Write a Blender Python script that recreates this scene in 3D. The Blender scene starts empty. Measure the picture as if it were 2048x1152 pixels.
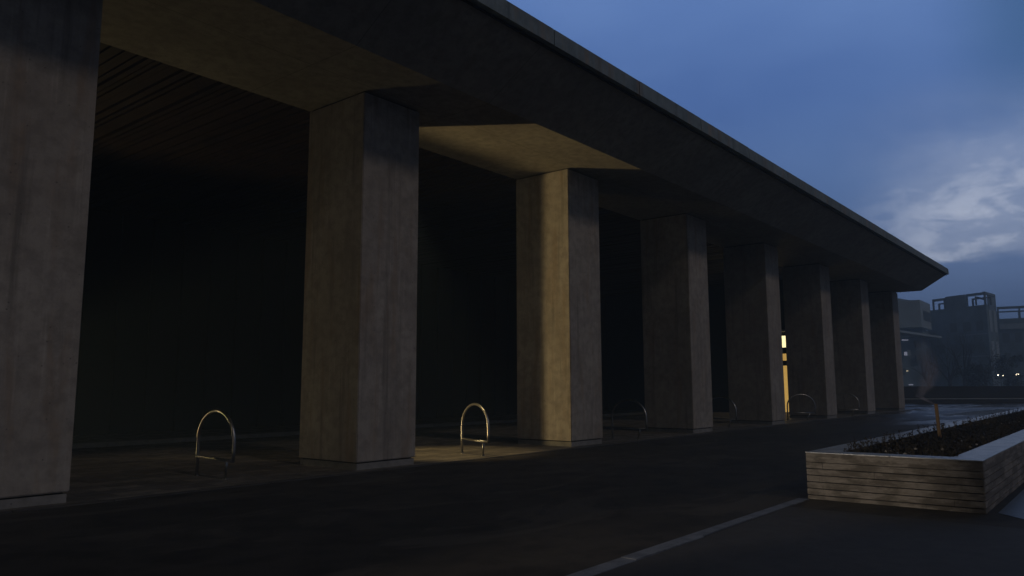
import bpy, bmesh, math, random
from mathutils import Vector, Matrix
random.seed(7)
S = bpy.context.scene
C = bpy.context.collection
rad = math.radians

# ---------------------------------------------------------------- camera
H = 1.25
FPX = 1528.59
PITCH, HEAD, ROLL = 0.1282819, 0.6818968, -0.0033954
F = Vector((math.cos(HEAD)*math.cos(PITCH), math.sin(HEAD)*math.cos(PITCH), math.sin(PITCH)))
R0 = Vector((math.sin(HEAD), -math.cos(HEAD), 0)); U0 = R0.cross(F)
R = R0*math.cos(ROLL)+U0*math.sin(ROLL); U = U0*math.cos(ROLL)-R0*math.sin(ROLL)
cd = bpy.data.cameras.new('camera'); cam = bpy.data.objects.new('camera', cd); C.objects.link(cam)
M = Matrix.Identity(4)
for i in range(3):
    M[i][0] = R[i]; M[i][1] = U[i]; M[i][2] = -F[i]
M.translation = Vector((0, 0, H))
cam.matrix_world = M
cd.sensor_width = 36; cd.lens = 36*FPX/2048; cd.clip_start = 0.05; cd.clip_end = 5000
S.camera = cam
S.view_settings.view_transform = 'Standard'; S.view_settings.look = 'None'
S.view_settings.exposure = 0; S.view_settings.gamma = 1
S.render.engine = 'CYCLES'
S.cycles.max_bounces = 8; S.cycles.volume_bounces = 0
S.cycles.use_denoising = True
S.cycles.volume_step_rate = 1.0

# ---------------------------------------------------------------- node helpers
class NT:
    def __init__(s, tree): s.t = tree; s.n = tree.nodes; s.l = tree.links
    def add(s, typ, **kw):
        n = s.n.new(typ)
        for k, v in kw.items():
            if k == 'inp':
                for a, b in v.items():
                    if hasattr(b, 'is_output'): s.l.new(b, n.inputs[a])
                    else: n.inputs[a].default_value = b
            else: setattr(n, k, v)
        return n
    def math(s, op, a, b=None, c=None, clamp=False):
        n = s.n.new('ShaderNodeMath'); n.operation = op; n.use_clamp = clamp
        for i, v in enumerate((a, b, c)):
            if v is None: continue
            if hasattr(v, 'is_output'): s.l.new(v, n.inputs[i])
            else: n.inputs[i].default_value = v
        return n.outputs[0]
    def ramp(s, fac, stops, interp='LINEAR'):
        n = s.n.new('ShaderNodeValToRGB'); n.color_ramp.interpolation = interp
        e = n.color_ramp.elements
        while len(e) < len(stops): e.new(0.5)
        for el, (p, c) in zip(e, stops):
            el.position = p; el.color = c if len(c) == 4 else (*c, 1)
        s.l.new(fac, n.inputs[0]); return n.outputs[0]
    def mix(s, fac, a, b, mode='MIX'):
        n = s.n.new('ShaderNodeMix'); n.data_type = 'RGBA'; n.blend_type = mode
        for i, v in ((0, fac), (6, a), (7, b)):
            if hasattr(v, 'is_output'): s.l.new(v, n.inputs[i])
            else: n.inputs[i].default_value = v if i == 0 else (*v[:3], 1)
        return n.outputs[2]
    def mapr(s, v, a, b, c=0., d=1., smooth=True):
        n = s.n.new('ShaderNodeMapRange'); n.interpolation_type = 'SMOOTHSTEP' if smooth else 'LINEAR'
        s.l.new(v, n.inputs[0])
        for i, x in enumerate((a, b, c, d)): n.inputs[i+1].default_value = x
        return n.outputs[0]
    def noise(s, vec, scale, detail=4, rough=.55, dist=0.):
        n = s.n.new('ShaderNodeTexNoise'); s.l.new(vec, n.inputs['Vector'])
        n.inputs['Scale'].default_value = scale; n.inputs['Detail'].default_value = detail
        n.inputs['Roughness'].default_value = rough; n.inputs['Distortion'].default_value = dist
        return n.outputs[0]
    def scale(s, vec, v, loc=(0, 0, 0)):
        n = s.n.new('ShaderNodeMapping'); s.l.new(vec, n.inputs[0])
        n.inputs['Scale'].default_value = v; n.inputs['Location'].default_value = loc; return n.outputs[0]

# ---------------------------------------------------------------- dusk sky
W = bpy.data.worlds.new('World'); S.world = W; W.use_nodes = True
nt = NT(W.node_tree); nt.n.clear()
out = nt.n.new('ShaderNodeOutputWorld'); bg = nt.n.new('ShaderNodeBackground')
tc = nt.n.new('ShaderNodeTexCoord').outputs['Generated']
sep = nt.n.new('ShaderNodeSeparateXYZ'); nt.l.new(tc, sep.inputs[0])
sx, sy, sz = sep.outputs
base = nt.ramp(sz, [(0.0, (.050, .083, .165)), (.13, (.072, .118, .240)), (.20, (.066, .118, .255)),
                    (.34, (.068, .130, .305)), (.48, (.094, .170, .375)), (.60, (.070, .078, .090)), (1.0, (.070, .072, .074))])
az = nt.math('DIVIDE', sy, nt.math('MAXIMUM', sx, .05))           # tangent of azimuth
azm = nt.mapr(az, .29, .13, 0, 1)
azm = nt.math('MULTIPLY', azm, nt.mapr(sx, 0, .3, 0, 1))
st = nt.scale(tc, (1, 1, 1.9))
n1 = nt.noise(st, 6.5, 8, .62, .25)
n2 = nt.noise(nt.scale(tc, (1, 1, 2.6), (3, 1, 0)), 16, 6, .62, .5)
elv = nt.math('MULTIPLY', nt.mapr(nt.math('ADD', sz, nt.math('MULTIPLY', nt.math('SUBTRACT', n2, .5), .030)), .133, .150, 0, 1), nt.mapr(sz, .36, .22, 0, 1))
cm = nt.math('MULTIPLY', azm, elv)
body = nt.mapr(nt.math('ADD', nt.math('MULTIPLY', n1, .65), nt.math('MULTIPLY', n2, .42)), .44, .66, .05, 1)
low = nt.mapr(sz, .28, .17, .48, 1)
soft = nt.math('MULTIPLY', nt.math('MULTIPLY', cm, .42), nt.mapr(n1, .25, .6, .3, 1))
cm = nt.math('MAXIMUM', nt.math('MULTIPLY', nt.math('MULTIPLY', cm, body), low), soft)
col = nt.mix(cm, base, (.300, .350, .470))
# broad, soft brightening and dimming of the overcast layer
n3 = nt.noise(nt.scale(tc, (1, 1, 1.5), (7, 2, 4)), 2.6, 5, .5, .3)
col = nt.mix(1.0, col, nt.ramp(nt.mapr(n3, .3, .7, 0, 1, False), [(0, (.80, .84, .90)), (1, (1.22, 1.17, 1.10))]), 'MULTIPLY')
# the right of the view is a little deeper
col = nt.mix(nt.math('MULTIPLY', nt.mapr(az, .17, .05, 0, 1), nt.mapr(sz, .24, .38, 0, .75)), col, (.034, .085, .190))
# the sky away from the last light is far darker
dk = nt.ramp(nt.mapr(nt.math('ADD', nt.math('MULTIPLY', sx, .92), nt.math('MULTIPLY', sy, .38)), -.55, .62, 0, 1, False), [(0, (.10, .085, .070)), (.45, (.17, .16, .15)), (.75, (.45, .46, .48)), (1, (1, 1, 1))])
col = nt.mix(1.0, col, dk, 'MULTIPLY')
glow = nt.mapr(sx, .35, -.3, 0, 1)
col = nt.mix(glow, col, nt.ramp(sz, [(0, (.070, .058, .044)), (.5, (.040, .036, .031)), (1, (.05, .05, .05))]))   # town glow on the cloud behind the viewer
nt.l.new(col, bg.inputs[0]); bg.inputs[1].default_value = 1.42
nt.l.new(bg.outputs[0], out.inputs[0])

# ---------------------------------------------------------------- weak distant light (warm, on the pillar fronts)
sd = bpy.data.lights.new('sun', 'SUN'); so = bpy.data.objects.new('sun', sd); C.objects.link(so)
sd.energy = .24; sd.angle = rad(5); sd.color = (1, .83, .71)
so.rotation_euler = Vector((.12, .80, -.60)).to_track_quat('-Z', 'Y').to_euler()

# ---------------------------------------------------------------- materials
def mat(name):
    m = bpy.data.materials.new(name); m.use_nodes = True
    nt = NT(m.node_tree); b = nt.n['Principled BSDF']; return m, nt, b
def setp(b, **k):
    for a, v in k.items():
        b.inputs[a].default_value = v
def objc(nt): return nt.n.new('ShaderNodeTexCoord').outputs['Object']
def geo(nt): return nt.n.new('ShaderNodeNewGeometry').outputs['Position']
def bump(nt, b, h, strength=.3, dist=.01):
    n = nt.n.new('ShaderNodeBump'); n.inputs['Strength'].default_value = strength; n.inputs['Distance'].default_value = dist
    nt.l.new(h, n.inputs['Height']); nt.l.new(n.outputs[0], b.inputs['Normal'])

def concrete(name, c1, c2, streak=True, rough=.85):
    m, nt, b = mat(name); v = geo(nt)
    big = nt.noise(v, .9, 5, .6, .3); mid = nt.noise(v, 6, 6, .65); fine = nt.noise(v, 60, 3, .6)
    col = nt.mix(nt.mapr(big, .3, .7), c1, c2)
    if streak:
        stv = nt.noise(nt.scale(v, (7, 7, .35)), 1.0, 5, .6, .2)
        col = nt.mix(nt.mapr(stv, .52, .74, 0, .65), col, tuple(x*.42 for x in c1))
        rst = nt.noise(nt.scale(v, (4, 4, .5), (9, 1, 2)), 1.0, 5, .6, .3)
        col = nt.mix(nt.mapr(rst, .50, .68, 0, .55), col, (.27, .195, .13))
        st2 = nt.noise(nt.scale(v, (16, 16, .6), (4, 2, 1)), 1.0, 4, .6)
        col = nt.mix(nt.mapr(st2, .55, .75, 0, .35), col, tuple(min(1, x*1.35) for x in c2))
    col = nt.mix(nt.mapr(mid, .35, .72, 0, .55), col, tuple(x*.55 for x in c1))
    col = nt.mix(nt.mapr(fine, .62, .74, 0, .5), col, tuple(x*.40 for x in c1))
    vo = nt.n.new('ShaderNodeTexVoronoi'); vo.inputs['Scale'].default_value = 9; nt.l.new(v, vo.inputs['Vector'])
    pin = nt.mapr(vo.outputs['Distance'], .10, .05, 0, .7)
    col = nt.mix(pin, col, tuple(x*.25 for x in c1))
    nt.l.new(col, b.inputs['Base Color']); setp(b, Roughness=rough)
    bump(nt, b, nt.math('ADD', mid, nt.math('MULTIPLY', fine, .5)), .35, .012)
    return m
M_conc = concrete('concrete', (.29, .265, .235), (.385, .36, .325))
M_soff = concrete('soffit_concrete', (.27, .25, .215), (.35, .33, .285), streak=False)
nt = NT(M_soff.node_tree); b = nt.n['Principled BSDF']; src = b.inputs['Base Color'].links[0].from_socket
sp_ = nt.n.new('ShaderNodeSeparateXYZ'); nt.l.new(geo(nt), sp_.inputs[0])
jy = nt.mapr(nt.math('ABSOLUTE', nt.math('SUBTRACT', sp_.outputs[1], 9.06)), .004, .009, 1, 0)
jx = nt.mapr(nt.math('ABSOLUTE', nt.math('SUBTRACT', nt.math('FRACT', nt.math('DIVIDE', nt.math('ADD', sp_.outputs[0], 40.2), 2.8306)), .5)), .0015, .0032, 1, 0)
nt.l.new(nt.mix(nt.math('MULTIPLY', nt.math('MAXIMUM', jy, jx), .55), src, (.07, .065, .055)), b.inputs['Base Color'])
M_fas = concrete('fascia_concrete', (.15, .20, .225), (.22, .275, .30))
M_plinth = concrete('plinth_concrete', (.20, .20, .195), (.26, .26, .255), streak=False)
M_cap = concrete('cap_stone', (.34, .39, .44), (.48, .54, .60), streak=False, rough=.24)

def simple(name, col, rough=.6, metal=0., emit=None, es=0., nscale=12, var=.35):
    m, nt, b = mat(name); v = objc(nt)
    n = nt.noise(v, nscale, 4)
    c = nt.mix(nt.mapr(n, .3, .7), tuple(x*(1-var) for x in col), tuple(min(1, x*(1+var)) for x in col))
    nt.l.new(c, b.inputs['Base Color']); setp(b, Roughness=rough, Metallic=metal)
    if emit:
        b.inputs['Emission Color'].default_value = (*emit, 1); b.inputs['Emission Strength'].default_value = es
    return m
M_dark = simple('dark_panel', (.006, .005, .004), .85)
M_gap = simple('shadow_gap', (.012, .012, .012), .9)
M_black = simple('black_metal', (.02, .02, .02), .45, .6)
M_steel = simple('stainless_steel', (.33, .33, .32), .34, 1.0, nscale=40, var=.15)
M_far = simple('far_concrete_hazed', (.16, .235, .31), .85, nscale=.4, var=.3)  # paler and bluer than bare concrete: distance haze put into the colour
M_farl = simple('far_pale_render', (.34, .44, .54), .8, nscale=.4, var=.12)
M_fard = simple('far_glass_hazed', (.09, .125, .165), .45)  # lightened towards blue, haze put into this colour too
M_bark = simple('bark', (.018, .016, .014), .9, nscale=8)
M_leaf = simple('evergreen_leaf', (.022, .030, .018), .8, nscale=3)

# slatted timber ceiling
def wood(name, c1, c2, ax=(1, 8, 8), rough=.6):
    m, nt, b = mat(name); v = geo(nt)
    g = nt.noise(nt.scale(v, ax), 3, 6, .65, .6)
    g2 = nt.noise(v, 1.4, 3)
    col = nt.mix(nt.mapr(g, .3, .7), c1, c2)
    col = nt.mix(nt.mapr(g2, .45, .7, 0, .6), col, tuple(x*.55 for x in c1))
    nt.l.new(col, b.inputs['Base Color']); setp(b, Roughness=rough); bump(nt, b, g, .3, .004); return m
M_slat = wood('ceiling_timber', (.022, .014, .008), (.055, .034, .019), (8, 1, 8))
M_stake = wood('amber_stake', (.15, .088, .025), (.26, .155, .05), (30, 30, 2))

# weathered board cladding of the planter
m, nt, b = mat('weathered_boards'); v = geo(nt)
g = nt.noise(nt.scale(v, (5, 5, 40)), 2, 6, .65, .6); big = nt.noise(nt.scale(v, (1, 2.2, 7)), 1.6, 4, .6)
jo = nt.noise(v, 9, 5, .65); fine = nt.noise(v, 90, 3)
col = nt.mix(nt.mapr(g, .3, .7), (.19, .175, .155), (.29, .275, .25))
col = nt.mix(nt.mapr(big, .42, .60, 0, .85), col, (.095, .085, .070))
bl = nt.noise(v, 3.2, 4, .6, .4)
col = nt.mix(nt.mapr(bl, .50, .64, 0, .7), col, (.11, .10, .085))
col = nt.mix(nt.mapr(jo, .55, .75, 0, .5), col, (.34, .31, .27))
col = nt.mix(nt.mapr(fine, .62, .75, 0, .5), col, (.09, .075, .06))
nt.l.new(col, b.inputs['Base Color']); setp(b, Roughness=.75); bump(nt, b, nt.math('ADD', g, jo), .8, .010)
M_board = m

# asphalt / wet square
m, nt, b = mat('wet_asphalt'); v = geo(nt)
s = nt.n.new('ShaderNodeSeparateXYZ'); nt.l.new(v, s.inputs[0])
ag = nt.noise(v, 140, 2, .7); big = nt.noise(v, .22, 5, .6, .5); mid = nt.noise(v, 2.2, 5, .62)
col = nt.mix(nt.mapr(big, .35, .65), (.034, .030, .025), (.052, .046, .038))
col = nt.mix(nt.mapr(mid, .42, .66, 0, .75), col, (.018, .016, .014))
pat = nt.noise(nt.scale(v, (.35, .8, 1), (5, 3, 0)), 1.0, 6, .7, 1.0)
col = nt.mix(nt.mapr(pat, .52, .62, 0, .6), col, (.075, .067, .056))
col = nt.mix(nt.mapr(ag, .58, .75, 0, .6), col, (.085, .082, .078))
nt.l.new(col, b.inputs['Base Color'])
# damp shine: puddled films lying out on the open square, almost dry near the camera
wetx = nt.mapr(nt.math('SUBTRACT', s.outputs[0], nt.math('MULTIPLY', s.outputs[1], 1.0)), 12, 30, 0, 1)
pud = nt.noise(nt.scale(v, (.16, .50, 1)), 1.0, 4, .55, .6)
wet = nt.math('MULTIPLY', nt.mapr(pud, .42, .56, .45, 1), wetx)
rg = nt.math('SUBTRACT', .80, nt.math('MULTIPLY', wet, .66))
nt.l.new(rg, b.inputs['Roughness']); nt.l.new(nt.math('ADD', .22, nt.math('MULTIPLY', wet, .6)), b.inputs['Specular IOR Level'])
hgt = nt.math('MULTIPLY', nt.math('ADD', ag, mid), nt.math('SUBTRACT', 1.0, nt.math('MULTIPLY', wet, .85)))
bump(nt, b, hgt, .5, .006)
M_asph = m

# slab paving under the colonnade
m, nt, b = mat('stone_paving'); v = geo(nt)
br = nt.n.new('ShaderNodeTexBrick'); nt.l.new(nt.scale(v, (1, 1, 1)), br.inputs['Vector'])
br.inputs['Scale'].default_value = 1.0; br.inputs['Brick Width'].default_value = .60; br.inputs['Row Height'].default_value = .30
br.inputs['Mortar Size'].default_value = .008; br.inputs['Bias'].default_value = -.1
br.inputs['Color1'].default_value = (.10, .09, .075, 1); br.inputs['Color2'].default_value = (.21, .19, .155, 1); br.inputs['Mortar'].default_value = (.035, .032, .03, 1)
n = nt.noise(v, 3, 6, .65); n2 = nt.noise(v, 40, 3)
col = nt.mix(nt.mapr(n, .4, .7, 0, .7), br.outputs['Color'], (.065, .06, .052))
nt.l.new(col, b.inputs['Base Color']); nt.l.new(nt.mapr(n, .3, .7, .45, .8), b.inputs['Roughness'])
bump(nt, b, nt.math('ADD', nt.math('MULTIPLY', br.outputs['Fac'], -1), nt.math('ADD', n, n2)), .4, .008)
M_pave = m
# forecourt paving right of the kerb line
M_fore = concrete('forecourt_tarmac', (.034, .031, .028), (.05, .046, .042), streak=False, rough=.8)
m, nt, b = mat('worn_kerb_stone'); v = geo(nt)
n = nt.noise(v, 5, 6, .7); n2 = nt.noise(v, 60, 3)
col = nt.mix(nt.mapr(n, .35, .62), (.09, .105, .13), (.17, .19, .225)); col = nt.mix(nt.mapr(n2, .6, .72, 0, .6), col, (.05, .05, .052))
nt.l.new(col, b.inputs['Base Color']); setp(b, Roughness=.6); M_kerb = m
m, nt, b = mat('soil'); v = geo(nt)
n = nt.noise(v, 14, 6, .7); nt.l.new(nt.ramp(n, [(.3, (.012, .010, .007)), (.7, (.045, .034, .022))]), b.inputs['Base Color']); setp(b, Roughness=.95)
bump(nt, b, n, .9, .03); M_soil = m
m, nt, b = mat('ground_cover'); v = geo(nt)
n = nt.noise(v, 7, 4, .7); nt.l.new(nt.ramp(n, [(.3, (.015, .012, .008)), (.5, (.026, .022, .013)), (.78, (.045, .037, .028))]), b.inputs['Base Color']); setp(b, Roughness=.8)
M_plant = m
def emis(name, col, st):
    m, nt, b = mat(name); setp(b, **{'Base Color': (.1, .1, .1, 1), 'Roughness': .5})
    b.inputs['Emission Color'].default_value = (*col, 1); b.inputs['Emission Strength'].default_value = st; return m
M_pane = emis('lit_door_glass', (1, .60, .15), .50)
M_tran = emis('lit_transom_glass', (1, .84, .42), 1.6)
M_win = emis('lit_far_window', (.75, .78, 1), .28)
M_winw = emis('lit_far_window_warm', (1, .82, .5), .6)
M_globe = emis('lit_globe', (1, .88, .62), 7)
M_wl = emis('lamp_glass', (1, .78, .42), 2)

# ---------------------------------------------------------------- mesh helpers
def bxm(bm, x0, x1, y0, y1, z0, z1, bev=0.):
    vs = [bm.verts.new((x, y, z)) for x in (x0, x1) for y in (y0, y1) for z in (z0, z1)]
    fs = [(0, 1, 3, 2), (4, 6, 7, 5), (0, 4, 5, 1), (2, 3, 7, 6), (0, 2, 6, 4), (1, 5, 7, 3)]
    fc = [bm.faces.new([vs[i] for i in f]) for f in fs]
    if bev:
        es = list({e for f in fc for e in f.edges})
        bmesh.ops.bevel(bm, geom=es, offset=bev, segments=2, affect='EDGES')
def prism(bm, pts, z0, z1):
    a = [bm.verts.new((p[0], p[1], z0)) for p in pts]; b_ = [bm.verts.new((p[0], p[1], z1)) for p in pts]
    n = len(pts)
    bm.faces.new(a[::-1]); bm.faces.new(b_)
    for i in range(n): bm.faces.new((a[i], a[(i+1) % n], b_[(i+1) % n], b_[i]))
def tube(bm, pts, rads, seg=10, cap=True):
    if not hasattr(rads, '__len__'): rads = [rads]*len(pts)
    rings = []; prev = None
    for i, p in enumerate(pts):
        p = Vector(p)
        t = (Vector(pts[min(i+1, len(pts)-1)])-Vector(pts[max(i-1, 0)])).normalized()
        if prev is None:
            a = t.orthogonal().normalized()
        else:
            a = (prev-t*prev.dot(t)).normalized()
        prev = a; c = t.cross(a)
        rings.append([bm.verts.new(p+(a*math.cos(2*math.pi*k/seg)+c*math.sin(2*math.pi*k/seg))*rads[i]) for k in range(seg)])
    for q, r_ in zip(rings, rings[1:]):
        for k in range(seg): bm.faces.new((q[k], q[(k+1) % seg], r_[(k+1) % seg], r_[k]))
    if cap: bm.faces.new(rings[0][::-1]); bm.faces.new(rings[-1])
def obj(name, bm, m, parent=None, smooth=False, loc=None):
    bmesh.ops.recalc_face_normals(bm, faces=bm.faces)
    me = bpy.data.meshes.new(name); bm.to_mesh(me); bm.free(); me.materials.append(m)
    o = bpy.data.objects.new(name, me); C.objects.link(o)
    if parent: o.parent = parent
    if loc: o.location = loc
    if smooth:
        for p in me.polygons: p.use_smooth = True
    return o
def tag(o, label=None, cat=None, group=None, kind=None):
    if label: o['label'] = label
    if cat: o['category'] = cat
    if group: o['group'] = group
    if kind: o['kind'] = kind
    return o
def thing(name, label, cat, loc=(0, 0, 0), rz=0, group=None):
    o = bpy.data.objects.new(name, None); C.objects.link(o); o.location = loc; o.rotation_euler = (0, 0, rz)
    o.empty_display_size = .2
    return tag(o, label, cat, group)
NB = bmesh.new
def copy_tree(o, parent=None):
    c = o.copy(); C.objects.link(c)
    if parent is not None: c.parent = parent
    for ch in list(o.children): copy_tree(ch, c)
    return c

# ---------------------------------------------------------------- setting: ground
bm = NB(); bxm(bm, -400, 1200, -800, 800, -.5, 0)
tag(obj('ground', bm, M_asph), kind='structure')
PX, PY, SP, PW, PD, T = 7.6276, 9.2139, 5.6612, 1.2182, 1.4489, 5.9688
bm = NB(); bxm(bm, -14, 44.5, 9.05, 21.9, -.02, .006)
tag(obj('pavement', bm, M_pave), kind='structure')
bm = NB()
x = -14.
while x < 44.4:
    bxm(bm, x, x+.985, 8.95, 9.045, -.02, .012+random.uniform(-.003, .003)); x += 1.0
tag(obj('kerb', bm, concrete('dark_kerb_stone', (.045, .042, .038), (.075, .07, .062), streak=False)), kind='structure')
bm = NB(); bxm(bm, -14, 8.15, -14, 2.905, -.02, .004)
tag(obj('path', bm, M_fore), kind='structure')
bm = NB(); prism(bm, [(9.0, 1.17), (34, 1.17), (34, -6), (16, -6), (8.3, .55)], -.02, .004)
tag(obj('footpath', bm, concrete('pale_damp_paving', (.055, .065, .08), (.09, .105, .12), streak=False, rough=.4)), kind='structure')
bm = NB()
x = -8.
while x < 8.7:     # worn edge strip running up to the planter
    L = random.choice((.8, .95, 1.1)); L = min(L, 8.80-x)
    w0 = 2.922+random.uniform(-.016, .016)
    pts = [(x, w0), (x+L-.012, w0+random.uniform(-.020, .020)), (x+L-.012, 3.038), (x, 3.040)]
    prism(bm, pts, -.02, .010+random.uniform(-.002, .002)); x += L
tag(obj('kerb', bm, M_kerb), kind='structure')

# ---------------------------------------------------------------- colonnade building
XE = 42.665; X0 = -8.0
B = thing('colonnade_building', 'long dark concrete building with heavy square pillars under a deep overhanging roof', 'building', (17, 13, 0))
def bobj(name, bm, m, parent=B, smooth=False):
    o = obj(name, bm, m, None, smooth)
    w = Vector(B.location)
    for v in o.data.vertices: v.co -= w
    o.parent = B
    return o
def sub(name, bm, m, parent, smooth=False):
    o = obj(name, bm, m, None, smooth); w = Vector(B.location)
    for v in o.data.vertices: v.co -= w
    o.parent = parent; return o
# roof: section extruded along X, in lengths with fine joints
YF, ZFB, ZFT = 6.8013, 6.6859, 6.942
YFOLD = 8.0627; YIN = PY+PD+.03
def section(bm, x0, x1, sec):
    a = [bm.verts.new((x0, y, z)) for y, z in sec]; b_ = [bm.verts.new((x1, y, z)) for y, z in sec]
    n = len(sec); bm.faces.new(a); bm.faces.new(b_[::-1])
    for i in range(n): bm.faces.new((a[i], b_[i], b_[(i+1) % n], a[(i+1) % n]))
bm = NB()
section(bm, X0, XE, [(YF+.10, ZFB+.0), (YFOLD, T), (YIN, T), (YIN, 6.70), (22.0, 6.70), (22.0, ZFT-.03), (YF+.10, ZFT-.03)])
roof = bobj('roof', bm, M_soff)
joints = [-8, -3, -.5, 2.2, 4.9, 7.0, 9.48, 12.20, 14.83, 17.46, 20.1, 22.6, 24.8, 27.0, 29.6, 32.3, 35.0, 37.6, 40.2, XE]
bm = NB()
for a, b2 in zip(joints, joints[1:]):
    dz = random.uniform(-.006, .006)
    section(bm, a+.011, b2-.011, [(YF, ZFB-.015), (YF+.095, ZFB-.015), (YF+.095, ZFT+dz), (YF+.005, ZFT+dz)])
sub('fascia', bm, M_fas, roof)
bm = NB()      # dark strip painting in the drip groove shadow under the fascia
bxm(bm, X0, XE-.01, YF+.10, YF+.13, ZFB-.05, ZFB-.02); sub('drip_shadow_strip', bm, M_gap, roof)
bm = NB(); x = X0+.1
while x < XE-.3:
    wd_ = random.choice((.07, .09, .12, .16)); bxm(bm, x, x+wd_, YIN+.02, 21.8, 6.10+random.uniform(-.018, .018), 6.22); x += wd_+random.uniform(.02, .06)
bobj('timber_ceiling', bm, M_slat)
bm = NB(); bxm(bm, X0, XE, YIN+.01, 21.85, 6.40, 6.45); bobj('ceiling_backing', bm, M_gap)
# walls
bm = NB(); bxm(bm, X0, XE-.33, 21.9, 22.2, 0, 6.69)
x = X0+.4
while x < 34.5:
    bxm(bm, x, x+.09, 21.80, 21.897, .0, 6.3); x += .9
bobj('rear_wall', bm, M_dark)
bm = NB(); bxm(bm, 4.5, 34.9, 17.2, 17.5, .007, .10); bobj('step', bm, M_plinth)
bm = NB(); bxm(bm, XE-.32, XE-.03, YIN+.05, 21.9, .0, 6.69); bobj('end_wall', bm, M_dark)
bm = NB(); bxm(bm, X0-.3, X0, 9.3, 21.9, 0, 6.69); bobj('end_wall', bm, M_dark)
# entrance block standing back between pillars
bm = NB()
bxm(bm, 35.0, 35.3, 11.2, 12.085, 0, 6.09); bxm(bm, 35.0, 35.3, 14.1, 21.88, 0, 6.09); bxm(bm, 35.0, 35.3, 12.09, 14.095, 3.62, 6.09)
bxm(bm, 35.3, 41.8, 11.2, 11.5, 0, 6.09)
bobj('entrance_wall', bm, M_dark)
fr = NB()
for y0, y1, z0, z1 in [(12.09, 12.13, 0, 3.60), (12.175, 12.235, 0, 2.72), (13.28, 13.36, 0, 2.72), (14.05, 14.09, 0, 3.6), (12.131, 14.049, 2.76, 2.98), (12.131, 14.049, 3.52, 3.60), (12.236, 13.279, 2.16, 2.38)]:
    bxm(fr, 34.98, 35.08, y0, y1, z0, z1)
door = bobj('glazed_door', fr, M_black); tag(door, 'tall glazed door glowing amber from inside')
bm = NB(); bxm(bm, 35.02, 35.04, 12.14, 14.04, 2.985, 3.515); sub('transom', bm, M_tran, door)
for q in ((12.24, 13.275, 2.385, 2.70), (12.24, 13.275, .06, 2.155), (12.135, 12.17, .06, 2.70), (13.365, 14.045, .06, 2.70)):
    bm = NB(); bxm(bm, 35.02, 35.04, *q); sub('pane', bm, M_pane, door)
bm = NB(); bxm(bm, 34.5, 34.97, 11.9, 14.3, 3.68, 3.76); bobj('canopy', bm, M_soff)

# pillars
ords = ['foreground', '', '', '', '', '', '', '']
for i in range(8):
    x = PX+(i-1)*SP
    if i == 0: x = 3.62-PW
    bm = NB(); bxm(bm, x, x+PW, PY, PY+PD, .121, T-.028, .012)
    sh = bobj('pillar', bm, M_conc)
    bm = NB(); bxm(bm, x+.02, x+PW-.02, PY+.02, PY+PD-.02, .0, .100); sub('plinth', bm, M_plinth, sh)
    bm = NB(); bxm(bm, x+.045, x+PW-.045, PY+.045, PY+PD-.045, T-.029, T-.001); sub('shadow_joint', bm, M_gap, sh)
    bm = NB(); bxm(bm, x+.05, x+PW-.05, PY+.05, PY+PD-.05, .1005, .1205); sub('shadow_joint', bm, M_gap, sh)

# ---------------------------------------------------------------- unseen floodlights added deep inside for the warm light on ceiling and pillars
def make_flood():
    t = thing('added_floodlight', 'x', 'added_floodlight')
    bm = NB(); bxm(bm, -.14, .14, .05, .13, -.16, .10, .008); obj('housing', bm, M_black, t)
    bm = NB(); bxm(bm, -.16, .16, -.02, .16, -.296, -.28, .004); bxm(bm, -.02, .02, .07, .11, -.279, -.161); obj('base', bm, M_black, t)
    return t
def beam(name, loc, direction, hh, vv, energy, colr, blend=.04, soft=.012):
    """spot with a rectangular opening: hh / vv = half angles across and up, its axis level"""
    ld = bpy.data.lights.new(name, 'SPOT'); lo = bpy.data.objects.new(name, ld); C.objects.link(lo)
    ld.energy = energy; ld.color = colr; ld.shadow_soft_size = soft; ld.spot_size = rad(2*45); ld.spot_blend = blend; ld.use_square = True
    z = -Vector(direction).normalized(); yv = Vector((0, 0, 1)); xv = yv.cross(z); mt = Matrix.Identity(4)
    for k in range(3): mt[k][0] = xv[k]*math.tan(rad(hh)); mt[k][1] = yv[k]*math.tan(rad(vv)); mt[k][2] = z[k]
    mt.translation = Vector(loc); lo.matrix_world = mt; return lo
SX, SY, SZ = 2.3, 20.1, .30
f1 = make_flood(); f1.location = (SX, SY, SZ); f1.rotation_euler.z = 0
tag(f1, 'added unseen lamp with cut-off plates on the hall floor, aimed between second and third pillars', 'added_floodlight')
bm = NB(); bxm(bm, -.45, 1.0, -.50, .16, .2793, .291); obj('beam_cutoff_plate', bm, M_black, f1)  # plate added to cut the beam off along the ceiling strip
bm = NB(); bxm(bm, -.45, 1.0, -.50, .03, -.030, -.018); obj('beam_lower_cutoff', bm, M_black, f1)  # second added plate, keeps the beam off the nearby floor
az1 = rad(39.8)
beam('added_flood_beam', (SX, SY, SZ), (math.sin(az1), -math.cos(az1), 0), 7.8, 60, 3500, (1, .72, .32), .14)
f2 = make_flood(); f2.location = (3.2, 17.9, .30)
tag(f2, 'added unseen weak lamp on the hall floor, washing the whole pillar row', 'added_floodlight')
az2 = rad(29)
ld = bpy.data.lights.new('added_flood_wash', 'SPOT'); lo = bpy.data.objects.new('added_flood_wash', ld); C.objects.link(lo)
ld.energy = 210; ld.color = (1, .77, .36); ld.shadow_soft_size = .25; ld.spot_size = rad(84); ld.spot_blend = .6
lo.location = (3.2, 17.8, .34); lo.rotation_euler = Vector((math.sin(az2), -math.cos(az2), .62)).to_track_quat('-Z', 'Y').to_euler()
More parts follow.
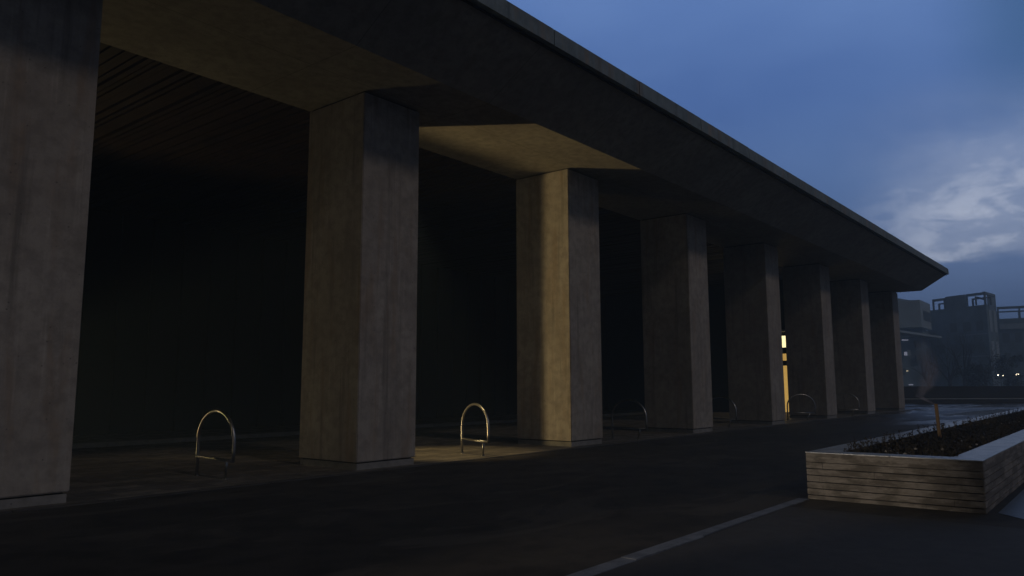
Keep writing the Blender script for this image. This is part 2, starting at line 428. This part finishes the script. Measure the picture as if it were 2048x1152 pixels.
# unseen ceiling lamp added to make the pool between the second and third pillars
t = thing('added_downlight', 'added unseen ceiling lamp above the lit paving between second and third pillars', 'ceiling light', (9.55, 11.1, 6.06))
bm = NB(); tube(bm, [(0, 0, .0), (0, 0, .10)], .09, 20); obj('housing', bm, M_black, t)
ld = bpy.data.lights.new('added_downlight_beam', 'SPOT'); lo = bpy.data.objects.new('added_downlight_beam', ld); C.objects.link(lo)
ld.energy = 680; ld.color = (1, .73, .33); ld.shadow_soft_size = .05; ld.spot_size = rad(36); ld.spot_blend = .7
lo.location = (9.6, 11.05, 6.0); lo.rotation_euler = (Vector((10.75, 10.25, 0))-lo.location).to_track_quat('-Z', 'Y').to_euler()
# lamp added out of frame, low on the left, that catches the end of the planter
ld = bpy.data.lights.new('added_planter_spot', 'SPOT'); lo = bpy.data.objects.new('added_planter_spot', ld); C.objects.link(lo)
ld.energy = 1150; ld.color = (1, .82, .64); ld.shadow_soft_size = .15; ld.spot_size = rad(15); ld.spot_blend = .8
lo.location = (-3, 4.9, 1.3); lo.rotation_euler = (Vector((8.84, 2.85, .10))-lo.location).to_track_quat('-Z', 'Y').to_euler()

# ---------------------------------------------------------------- bicycle stands
def make_stand():
    t = thing('bike_stand', 'x', 'bike stand')
    r = .023; w = 1.02; h = .95
    # local: far leg at y=0 standing full height, near side ends at the cross bar (y=-w), bar at z=.26
    rr = w/2
    pts = [(0, 0, -.02), (0, 0, .3)]
    for k in range(0, 17):
        a = math.pi*k/16
        pts.append((0.0, -rr+rr*math.cos(a), h-.43+.406*math.sin(a)))
    pts += [(0.0, -w, .38), (0.0, -w, .262)]
    bm = NB(); tube(bm, pts, r, 12); obj('hoop', bm, M_steel, t, True)
    bm = NB(); tube(bm, [(0, 0.0, .275), (0, -w, .262)], .020, 12); obj('crossbar', bm, M_steel, t, True)
    bm = NB(); tube(bm, [(-.0, -w*.82, .262), (.06, -w*.70, -.02)], .018, 10); obj('foot', bm, M_steel, t, True)
    for (fx, fy) in ((0, 0), (.06, -w*.70)):
        bm = NB(); tube(bm, [(fx, fy, .001), (fx, fy, .008)], .042, 16); obj('floor_flange', bm, M_steel, t, True)
    return t
st0 = make_stand()
spots = [(5.818, 10.53, -3, 'arched bike stand in deep shade between the foreground pillar and the second pillar'),
         (10.822, 10.015, -20, 'bright arched bike stand standing in the warm pool of light'),
         (16.076, 9.944, -8, 'dim arched bike stand between the brightly lit third pillar and the fourth'),
         (21.95, 10.25, -8, 'dim arched bike stand just right of the fourth pillar'),
         (28.10, 9.95, 42, 'arched bike stand silhouetted in front of the lit amber door'),
         (33.4, 9.95, 5, 'faint dark bike stand between the sixth and seventh pillars'),
         (43.7, 10.6, 5, 'dark bike stand beyond the last pillar, against the wet square')]
for i, (x, y, rz, lab) in enumerate(spots):
    o = st0 if i == 0 else copy_tree(st0)
    o.location = (x, y, .004); o.rotation_euler = (0, 0, rad(rz)); tag(o, lab, 'bike stand', 'bike stands along the colonnade')

# ---------------------------------------------------------------- planter
QX0, QX1, QY0, QY1, QZ = 8.8407, 33.0, 1.2457, 2.9525, .5077
P_ = thing('planter', 'long raised planter clad in weathered horizontal boards with pale stone coping', 'planter', (QX0, QY0, 0))
def pobj(name, bm, m, smooth=False):
    o = obj(name, bm, m, None, smooth)
    w = Vector(P_.location)
    for v in o.data.vertices: v.co -= w
    o.parent = P_; return o
zs = [QZ-.103]
while zs[-1] > .02: zs.append(zs[-1]-.0705)
def boards(face):
    bm = NB(); levels = [(QZ-.10, QZ-.004)]
    z = QZ-.106
    while z > .03:
        levels.append((max(z-.0615, .004), z)); z -= .0715
    for (a, b_) in levels:
        # boards butt at irregular joints
        if face == 'front':
            cuts = sorted([QY0+.0, QY1] + [random.uniform(QY0+.25, QY1-.1) for _ in range(random.choice((0, 0, 1)))])
            for c0, c1 in zip(cuts, cuts[1:]):
                if c1-c0 < .02: continue
                d = random.uniform(-.003, .003)
                bxm(bm, QX0+d, QX0+.03, c0+.0012, c1-.0012, a, b_, .002)
        else:
            x = QX0+.032
            while x < QX1:
                L = random.uniform(1.4, 2.6); d = random.uniform(-.003, .003)
                y0, y1 = (QY0+d, QY0+.03) if face == 'side' else (QY1-.03, QY1+d)
                bxm(bm, x, min(x+L-.003, QX1), y0, y1, a, b_, .002); x += L
    return bm
pobj('end_boards', boards('front'), M_board)
pobj('side_boards', boards('side'), M_board)
pobj('side_boards', boards('back'), M_board)
bm = NB(); bxm(bm, QX0+.035, QX1, QY0+.035, QY0+.16, .0, QZ-.012); bxm(bm, QX0+.035, QX1, QY1-.16, QY1-.035, .0, QZ-.012); bxm(bm, QX0+.035, QX0+.16, QY0+.165, QY1-.165, 0, QZ-.012)
pobj('inner_wall', bm, M_gap)
bm = NB()
x = QX0+.302
while x < QX1:
    L = 1.2+random.uniform(-.02, .02)
    bxm(bm, x, min(x+L-.008, QX1), QY0-.001, QY0+.30, QZ-.003, QZ+.006, .002)
    bxm(bm, x, min(x+L-.005, QX1), QY1-.30, QY1+.001, QZ-.003, QZ+.006, .002); x += L
bxm(bm, QX0-.001, QX0+.299, QY0-.001, QY0+.84, QZ-.003, QZ+.006, .002); bxm(bm, QX0-.001, QX0+.299, QY0+.845, QY1+.001, QZ-.003, QZ+.006, .002)
pobj('coping', bm, M_cap)
bm = NB()
nx, ny = 200, 14
gx0, gy0, gy1 = QX0+.30, QY0+.301, QY1-.301
grid = [[bm.verts.new((gx0+(QX1-gx0)*i/nx, gy0+(gy1-gy0)*j/ny, QZ-.045+random.uniform(-.03, .03))) for j in range(ny+1)] for i in range(nx+1)]
for i in range(nx):
    for j in range(ny): bm.faces.new((grid[i][j], grid[i+1][j], grid[i+1][j+1], grid[i][j+1]))
pobj('soil', bm, M_soil)
# low planting: nobody could count it
bm = NB()
def leafq(bm, p, d, w, L):
    d = d.normalized(); s_ = d.cross(Vector((random.uniform(-1, 1), random.uniform(-1, 1), .3))).normalized()*w
    m_ = p+d*L*.55
    bm.faces.new([bm.verts.new(p), bm.verts.new(m_+s_), bm.verts.new(p+d*L), bm.verts.new(m_-s_)])
for i in range(3600):
    x = gx0+.02+(QX1-gx0)*(random.random()**1.7); y = random.uniform(gy0+.03, gy1-.01)
    p = Vector((x, y, QZ-.05)); n = random.randint(3, 6); hh = random.uniform(.02, .065)
    for k in range(n):
        leafq(bm, p+Vector((random.uniform(-.03, .03), random.uniform(-.03, .03), random.uniform(0, hh*.6))), Vector((random.uniform(-1, 1), random.uniform(-1, 1), random.uniform(.1, 1.3))), random.uniform(.006, .016), hh*random.uniform(.5, 1.1))
for i in range(420):       # taller stalks
    x = gx0+.05+(QX1-gx0-.2)*(random.random()**1.5); y = random.choice((random.uniform(gy0, gy1), random.uniform(gy1-.25, gy1+.02)))
    h_ = random.uniform(.06, .17); p = Vector((x, y, QZ-.04)); q = p+Vector((random.uniform(-.03, .03), random.uniform(-.03, .03), h_))
    tube(bm, [p, (p+q)/2+Vector((random.uniform(-.01, .01), 0, 0)), q], [.004, .003, .002], 4)
    for k in range(6): leafq(bm, p.lerp(q, random.uniform(.3, 1)), Vector((random.uniform(-1, 1), random.uniform(-1, 1), .6)), .007, .035)
tag(obj('ground_cover_plants', bm, M_plant), 'low straggly ground cover and dead leaves filling the planter', 'plants', kind='stuff')
bm = NB()
for i in range(45):
    x = gx0+(QX1-gx0)*(random.random()**2); y = random.uniform(gy0, gy1); p = Vector((x, y, QZ+random.uniform(-.02, .02)))
    leafq(bm, p, Vector((random.uniform(-1, 1), random.uniform(-1, 1), .15)), .014, .045)
tag(obj('fallen_leaves', bm, simple('dry_leaf', (.20, .19, .18), .6)), 'pale dry fallen leaves scattered over the planter bed', 'fallen leaves', kind='stuff')

# amber stake
bm = NB(); bxm(bm, -.022, .022, -.022, .022, -.10, .52, .004)
for v in bm.verts: v.co.x += (.10-v.co.z)*0; v.co.y += -.04*max(0, -v.co.z+.5)
tag(obj('wooden_stake', bm, M_stake, loc=(12.84, 2.345, .455)), 'amber wooden stake standing upright in the planter bed', 'stake')

# smoke drifting off the stake
sm = bpy.data.materials.new('smoke'); sm.use_nodes = True; nt = NT(sm.node_tree); nt.n.clear()
o_ = nt.n.new('ShaderNodeOutputMaterial'); pv = nt.n.new('ShaderNodeVolumePrincipled')
v = nt.n.new('ShaderNodeTexCoord').outputs['Generated']; gv = geo(nt)
sp_ = nt.n.new('ShaderNodeSeparateXYZ'); nt.l.new(gv, sp_.inputs[0])
z = nt.mapr(sp_.outputs[2], .96, 1.98, 0, 1, False)
# centre line of the plume drifts with height
wob = nt.math('MULTIPLY', nt.math('SUBTRACT', nt.noise(gv, 3.5, 2), .5), .16)
cy = nt.ramp(z, [(0, (.36, .36, .36)), (.12, (.56, .56, .56)), (.30, (.46, .46, .46)), (.55, (.40, .40, .40)), (1, (.50, .50, .50))])
yc = nt.math('SUBTRACT', nt.math('ADD', nt.math('SUBTRACT', sp_.outputs[1], 2.0), wob), cy)
wd = nt.ramp(z, [(0, (.02, .02, .02)), (.10, (.07, .07, .07)), (.35, (.17, .17, .17)), (1, (.17, .17, .17))])
rx = nt.math('SUBTRACT', sp_.outputs[0], 12.9)
rr = nt.math('SQRT', nt.math('ADD', nt.math('MULTIPLY', yc, yc), nt.math('MULTIPLY', rx, rx)))
core = nt.mapr(nt.math('DIVIDE', rr, wd), 1.0, .15, 0, 1)
wisp = nt.mapr(nt.noise(nt.scale(gv, (1, 1, .6)), 7, 5, .65, 1.2), .38, .68, .1, 1)
dn = nt.math('MULTIPLY', nt.math('MULTIPLY', core, wisp), nt.ramp(z, [(0, (1, 1, 1)), (.5, (.75, .75, .75)), (.72, (.35, .35, .35)), (1, (0, 0, 0))]))
nt.l.new(nt.math('MULTIPLY', dn, 11), pv.inputs['Density']); pv.inputs['Color'].default_value = (.88, .84, .94, 1)
nt.l.new(pv.outputs[0], o_.inputs['Volume'])
bm = NB()
tube(bm, [(12.9, 2.40, .955), (12.9, 2.50, 1.08), (12.9, 2.46, 1.3), (12.9, 2.42, 1.6), (12.9, 2.48, 2.0)], [.10, .20, .26, .28, .28], 20)
tag(obj('smoke', bm, sm), 'thin pinkish wisp of smoke rising from the top of the amber stake', 'smoke', kind='stuff')

# ---------------------------------------------------------------- distance: wall, lamps, buildings, trees
def gp(px, dep):
    """ground position seen dep metres ahead and px pixels right of the view centre"""
    fh = Vector((math.cos(HEAD), math.sin(HEAD), 0)); rh = Vector((math.sin(HEAD), -math.cos(HEAD), 0))
    return fh*dep/math.cos(PITCH)*1.0+rh*((px-1024)/FPX*dep)
def zt(py, dep): return H+(769.5-py)/FPX*dep
def fp(pts): return [gp(a, d) for a, d in pts]
bm = NB()
prism(bm, [p.to_tuple() for p in fp([(1540, 52), (2500, 52), (2500, 52.5), (1540, 52.5)])], 0, .30)
wl = obj('low_wall', bm, simple('dark_wall', (.020, .021, .022), .85, nscale=1)); tag(wl, 'long low dark wall closing the far side of the wet square', 'wall')
bm = NB(); prism(bm, [p.to_tuple() for p in fp([(1540, 51.95), (2500, 51.95), (2500, 52.6), (1540, 52.6)])], .303, .345); obj('ledge', bm, M_cap, wl)
bm = NB(); prism(bm, [p.to_tuple() for p in fp([(1540, 52.7), (2500, 52.7), (2500, 53.3), (1540, 53.3)])], 0, 1.17); obj('upper_wall', bm, simple('dark_upper_wall', (.028, .029, .030), .9, nscale=.6), wl)

# buildings -------------------------------------------------
def building(label, loc):
    return thing('apartment_building', label, 'building', loc)
def bpart(name, root, m, f_, parent=None):
    bm = NB(); f_(bm); o = obj(name, bm, m)
    w = Vector(root.location)
    for v in o.data.vertices: v.co -= w
    o.parent = parent or root; return o
def lerp(a, b, t): return (a[0]+(b[0]-a[0])*t, a[1]+(b[1]-a[1])*t)
def panel(bm, a, b, z0, z1, th=.05, outw=None):
    a = Vector((a[0], a[1], 0)); b = Vector((b[0], b[1], 0)); t = (b-a).normalized(); n = Vector((t.y, -t.x, 0))
    c = (a+b)/2
    if n.dot(Vector((0, 0, 0))-c) < 0: n = -n
    prism(bm, [(a+n*.002).to_tuple(), (b+n*.002).to_tuple(), (b+n*th).to_tuple(), (a+n*th).to_tuple()], z0, z1)
# main dark block with open roof frames. corner near x=1985
c0 = gp(1985, 110); cl = gp(1875, 118.5); cr = gp(2005, 113.6); cb = cl+(cr-c0)
bA = building('dark concrete block with open pergola frames along its roofline', tuple(c0))
def on(a, b, px):
    lo_, hi_ = 0., 1.
    fh = Vector((math.cos(HEAD), math.sin(HEAD), 0)); rh = Vector((math.sin(HEAD), -math.cos(HEAD), 0))
    A, Bq = Vector((a[0], a[1], 0)), Vector((b[0], b[1], 0)); tg = (px-1024)/FPX
    fa_, fb_ = A.dot(rh)-tg*A.dot(fh)*math.cos(PITCH), Bq.dot(rh)-tg*Bq.dot(fh)*math.cos(PITCH)
    return fa_/(fa_-fb_)
def f_(bm): prism(bm, [c0[:], gp(1862, 119.6)[:], (gp(1862, 119.6)+(cr-c0))[:], cr[:]], 0, 12.9)
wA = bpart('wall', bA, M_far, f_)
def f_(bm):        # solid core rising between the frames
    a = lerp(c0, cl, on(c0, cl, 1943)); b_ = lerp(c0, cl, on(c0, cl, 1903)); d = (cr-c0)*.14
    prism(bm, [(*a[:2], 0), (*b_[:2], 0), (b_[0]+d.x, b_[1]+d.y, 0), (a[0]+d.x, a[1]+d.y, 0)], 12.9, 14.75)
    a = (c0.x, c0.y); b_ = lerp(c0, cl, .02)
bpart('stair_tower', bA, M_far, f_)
def frame(bm, A, Bp, zb, ztop, n=2):
    A = Vector((A[0], A[1], 0)); Bp = Vector((Bp[0], Bp[1], 0)); t = (Bp-A).normalized(); nrm = Vector((t.y, -t.x, 0))
    if nrm.dot(-A) > 0: nrm = -nrm
    def bar(p, q, z0, z1, w=.35):
        prism(bm, [p[:], q[:], (q+nrm*w)[:], (p+nrm*w)[:]], z0, z1)
    bar(A, Bp, ztop-.36, ztop)
    bar(A+nrm*1.2, Bp+nrm*1.2, ztop-.80, ztop-.60, .2)
    for k in range(n+1):
        p = A.lerp(Bp, k/n)
        q = p+t*.22*(1 if k < n else -1)
        bar(p, q, zb, ztop-.365, .2)
        p2 = p+nrm*1.2; q2 = q+nrm*1.2
        bar(p2, q2, zb, ztop-.81, .2)
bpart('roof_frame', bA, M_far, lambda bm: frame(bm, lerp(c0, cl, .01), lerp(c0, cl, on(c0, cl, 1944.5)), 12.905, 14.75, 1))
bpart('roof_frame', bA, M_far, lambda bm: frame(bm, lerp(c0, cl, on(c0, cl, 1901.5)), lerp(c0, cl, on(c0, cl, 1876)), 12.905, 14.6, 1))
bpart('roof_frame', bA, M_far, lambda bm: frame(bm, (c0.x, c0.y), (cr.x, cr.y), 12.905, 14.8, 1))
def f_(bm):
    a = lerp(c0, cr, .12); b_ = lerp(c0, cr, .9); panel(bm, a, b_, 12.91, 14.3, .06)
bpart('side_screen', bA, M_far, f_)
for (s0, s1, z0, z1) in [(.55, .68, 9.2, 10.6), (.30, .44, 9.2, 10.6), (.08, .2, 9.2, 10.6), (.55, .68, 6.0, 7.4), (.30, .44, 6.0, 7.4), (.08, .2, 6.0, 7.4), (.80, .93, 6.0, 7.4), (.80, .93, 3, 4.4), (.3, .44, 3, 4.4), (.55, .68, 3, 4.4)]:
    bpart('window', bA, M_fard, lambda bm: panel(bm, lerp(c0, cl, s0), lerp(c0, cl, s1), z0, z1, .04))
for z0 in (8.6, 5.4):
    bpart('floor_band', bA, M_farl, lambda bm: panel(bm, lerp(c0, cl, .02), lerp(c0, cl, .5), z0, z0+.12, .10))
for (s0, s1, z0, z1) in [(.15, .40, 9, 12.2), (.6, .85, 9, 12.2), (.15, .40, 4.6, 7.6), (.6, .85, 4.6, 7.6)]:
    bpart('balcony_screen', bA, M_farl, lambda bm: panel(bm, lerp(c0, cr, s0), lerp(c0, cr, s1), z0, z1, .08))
# lower block to the right
r0 = gp(2006, 116); r1 = gp(2140, 112); dd = gp(1024, 10)
bB = building('lower dark block with a roof frame at the right edge', tuple(r0))
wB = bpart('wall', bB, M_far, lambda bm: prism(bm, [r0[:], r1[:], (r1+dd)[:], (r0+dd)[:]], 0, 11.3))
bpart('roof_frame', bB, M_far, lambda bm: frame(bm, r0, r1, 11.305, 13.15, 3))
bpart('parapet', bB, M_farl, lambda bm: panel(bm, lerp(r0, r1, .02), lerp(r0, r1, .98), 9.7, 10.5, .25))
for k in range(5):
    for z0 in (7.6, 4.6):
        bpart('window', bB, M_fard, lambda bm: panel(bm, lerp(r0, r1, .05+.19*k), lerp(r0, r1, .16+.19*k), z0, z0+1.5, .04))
# pale block on the left
l0 = gp(1851, 108); l1 = gp(1680, 114); l2 = gp(1871, 114)
bC = building('pale rendered block with a projecting upper storey behind the last pillar', tuple(l0))
back = l1+(l2-l0)
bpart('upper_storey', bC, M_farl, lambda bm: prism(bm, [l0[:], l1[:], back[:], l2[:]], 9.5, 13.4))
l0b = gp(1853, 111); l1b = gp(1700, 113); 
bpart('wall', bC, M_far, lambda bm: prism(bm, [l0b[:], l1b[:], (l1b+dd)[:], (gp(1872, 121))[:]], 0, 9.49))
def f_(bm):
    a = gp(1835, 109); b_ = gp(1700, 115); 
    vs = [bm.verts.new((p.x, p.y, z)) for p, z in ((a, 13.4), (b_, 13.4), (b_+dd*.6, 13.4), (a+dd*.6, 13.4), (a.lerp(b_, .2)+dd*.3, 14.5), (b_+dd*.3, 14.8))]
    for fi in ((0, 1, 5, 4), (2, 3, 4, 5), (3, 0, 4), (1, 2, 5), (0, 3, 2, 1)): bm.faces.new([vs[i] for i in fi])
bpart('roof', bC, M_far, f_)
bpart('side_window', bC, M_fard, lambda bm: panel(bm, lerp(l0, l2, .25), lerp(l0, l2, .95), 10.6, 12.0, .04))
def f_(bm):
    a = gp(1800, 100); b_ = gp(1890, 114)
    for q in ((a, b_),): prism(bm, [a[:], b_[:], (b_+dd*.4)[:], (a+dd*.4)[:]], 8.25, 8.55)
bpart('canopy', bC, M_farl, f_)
fa = (gp(1853, 110.95)); fb = gp(1700, 112.95)
for (pa, pb, ya, yb, mm) in [(1811, 1822, 678, 680, M_win), (1814, 1818, 703, 710, M_win), (1819, 1825, 699, 711, M_farl), (1816, 1818, 740, 742, M_winw), (1819, 1826, 767.5, 769.5, M_win), (1806, 1812, 735, 750, M_fard), (1836, 1846, 680, 694, M_fard), (1836, 1846, 710, 724, M_fard)]:
    dep = 110.7
    a = gp(pa, dep); b_ = gp(pb, dep); z1, z0 = zt(ya, dep), zt(yb, dep)
    w_ = bpart('window', bC, mm, lambda bm: prism(bm, [a[:], b_[:], (b_+dd*.03)[:], (a+dd*.03)[:]], z0, z1))
    if mm in (M_win, M_winw): tag(w_, 'lit window')

# street lamps beyond the wall
def make_street_lamp():
    t = thing('street_lamp', 'x', 'street lamp')
    bm = NB(); tube(bm, [(0, 0, 0), (0, 0, 2.0), (0, 0, 2.75)], [.07, .05, .04], 8); obj('pole', bm, M_black, t)
    bm = NB(); tube(bm, [(0, -.35, 2.50), (0, -.2, 2.62), (0, 0, 2.66), (0, .2, 2.62), (0, .35, 2.50)], .03, 6); obj('arm', bm, M_black, t)
    for s in (-1, 1):
        bm = NB(); bmesh.ops.create_uvsphere(bm, u_segments=12, v_segments=8, radius=.085); o = obj('globe', bm, M_globe, t, True); o.location = (0, s*.35, 2.62)
    return t
sl = make_street_lamp(); sl.location = gp(2002, 108); sl.rotation_euler.z = HEAD
tag(sl, 'small twin-globe street lamp, left of the two lit ones beyond the wall', 'street lamp', 'street lamps beyond the wall')
s2 = copy_tree(sl); s2.location = gp(2036, 100); s2.rotation_euler.z = HEAD+.7
tag(s2, 'brighter twin-globe street lamp, nearest the right edge of the photo', 'street lamp', 'street lamps beyond the wall')

# bare trees
def branch(bm, p, d, L, r, depth):
    pts = [p]; rads = [r]; q = p
    for k in range(3):
        d = (d+Vector((random.uniform(-.16, .16), random.uniform(-.16, .16), random.uniform(-.04, .10)))).normalized()
        q = q+d*L/3; pts.append(q); rads.append(r*(1-.13*(k+1)))
    tube(bm, pts, rads, 5 if depth < 3 else 3, False)
    if depth >= 6 or r < .006: return
    n = 3 if depth < 3 else 2
    for k in range(n):
        a = random.uniform(0, 2*math.pi); sp = random.uniform(.35, .85)
        o1 = d.orthogonal().normalized(); o2 = d.cross(o1)
        nd = (d+(o1*math.cos(a)+o2*math.sin(a))*sp+Vector((0, 0, .08))).normalized()
        branch(bm, pts[random.choice((2, 3, 3))], nd, L*random.uniform(.66, .86), rads[-1]*random.uniform(.58, .75), depth+1)
def bare_tree(px, dep, h, label, seed, lean=0):
    random.seed(seed); root = thing('bare_tree', label, 'tree', tuple(gp(px, dep)), 0, 'bare trees beyond the wall')
    bm = NB(); tube(bm, [(0, 0, -.1), (.03, .02, h*.14), (lean*.5, .05, h*.26)], [.26, .20, .17], 8); obj('trunk', bm, M_bark, root, True)
    bm = NB()
    for k in range(4):
        a = k*1.57+random.uniform(-.4, .4)
        branch(bm, Vector((lean*.5, .05, h*.22)), Vector((math.cos(a)*.5, math.sin(a)*.5, 1)).normalized(), h*.24, .13, 1)
    obj('crown', bm, M_bark, root)
bare_tree(1930, 86, 9.2, 'tallest bare tree, in front of the stair tower of the dark block', 3)
bare_tree(1900, 90, 7.6, 'slender bare tree left of the tallest one', 8)
bare_tree(1858, 84, 6.2, 'small bare tree in front of the pale block behind the smoke', 12)
bare_tree(1972, 92, 7.0, 'bare tree right of the tallest one, left of the street lamps', 21)
# evergreen crowns
def evergreen(px, dep, h, w, label, seed):
    random.seed(seed); root = thing('evergreen_tree', label, 'tree', tuple(gp(px, dep)), 0, 'evergreens beyond the wall')
    bm = NB(); tube(bm, [(0, 0, 0), (.05, 0, h*.35), (0, .05, h*.7)], [.14, .1, .05], 7); obj('trunk', bm, M_bark, root)
    bm = NB(); cl_ = [(Vector((random.gauss(0, w*.35), random.gauss(0, w*.35), h*random.uniform(.25, .92)))) for _ in range(26)]
    for c in cl_:
        rr_ = w*random.uniform(.16, .34)*(1.15-c.z/h*.5)
        for k in range(110):
            dv = Vector((random.gauss(0, 1), random.gauss(0, 1), random.gauss(0, 1))).normalized()
            leafq(bm, c+dv*rr_*random.uniform(.6, 1.05), Vector((random.uniform(-1, 1), random.uniform(-1, 1), random.uniform(-1, 1))), .05, .16)
    obj('crown', bm, M_leaf, root)
evergreen(2016, 84, 4.6, 2.6, 'dark rounded evergreen between the two street lamps', 31)
evergreen(1950, 80, 3.4, 2.4, 'low dark evergreen at the foot of the tallest bare tree', 33)
random.seed(5)

# ---------------------------------------------------------------- evening haze
hm = bpy.data.materials.new('haze'); hm.use_nodes = True; nt = NT(hm.node_tree); nt.n.clear()
o_ = nt.n.new('ShaderNodeOutputMaterial'); pv = nt.n.new('ShaderNodeVolumePrincipled')
pv.inputs['Density'].default_value = .0044; pv.inputs['Color'].default_value = (.52, .74, 1, 1)
nt.l.new(pv.outputs[0], o_.inputs['Volume'])
bm = NB(); bxm(bm, -401, 1201, -801, 801, -1.5, 17)
tag(obj('haze', bm, hm), 'thin blue evening haze over the square and far buildings', 'haze', kind='stuff')
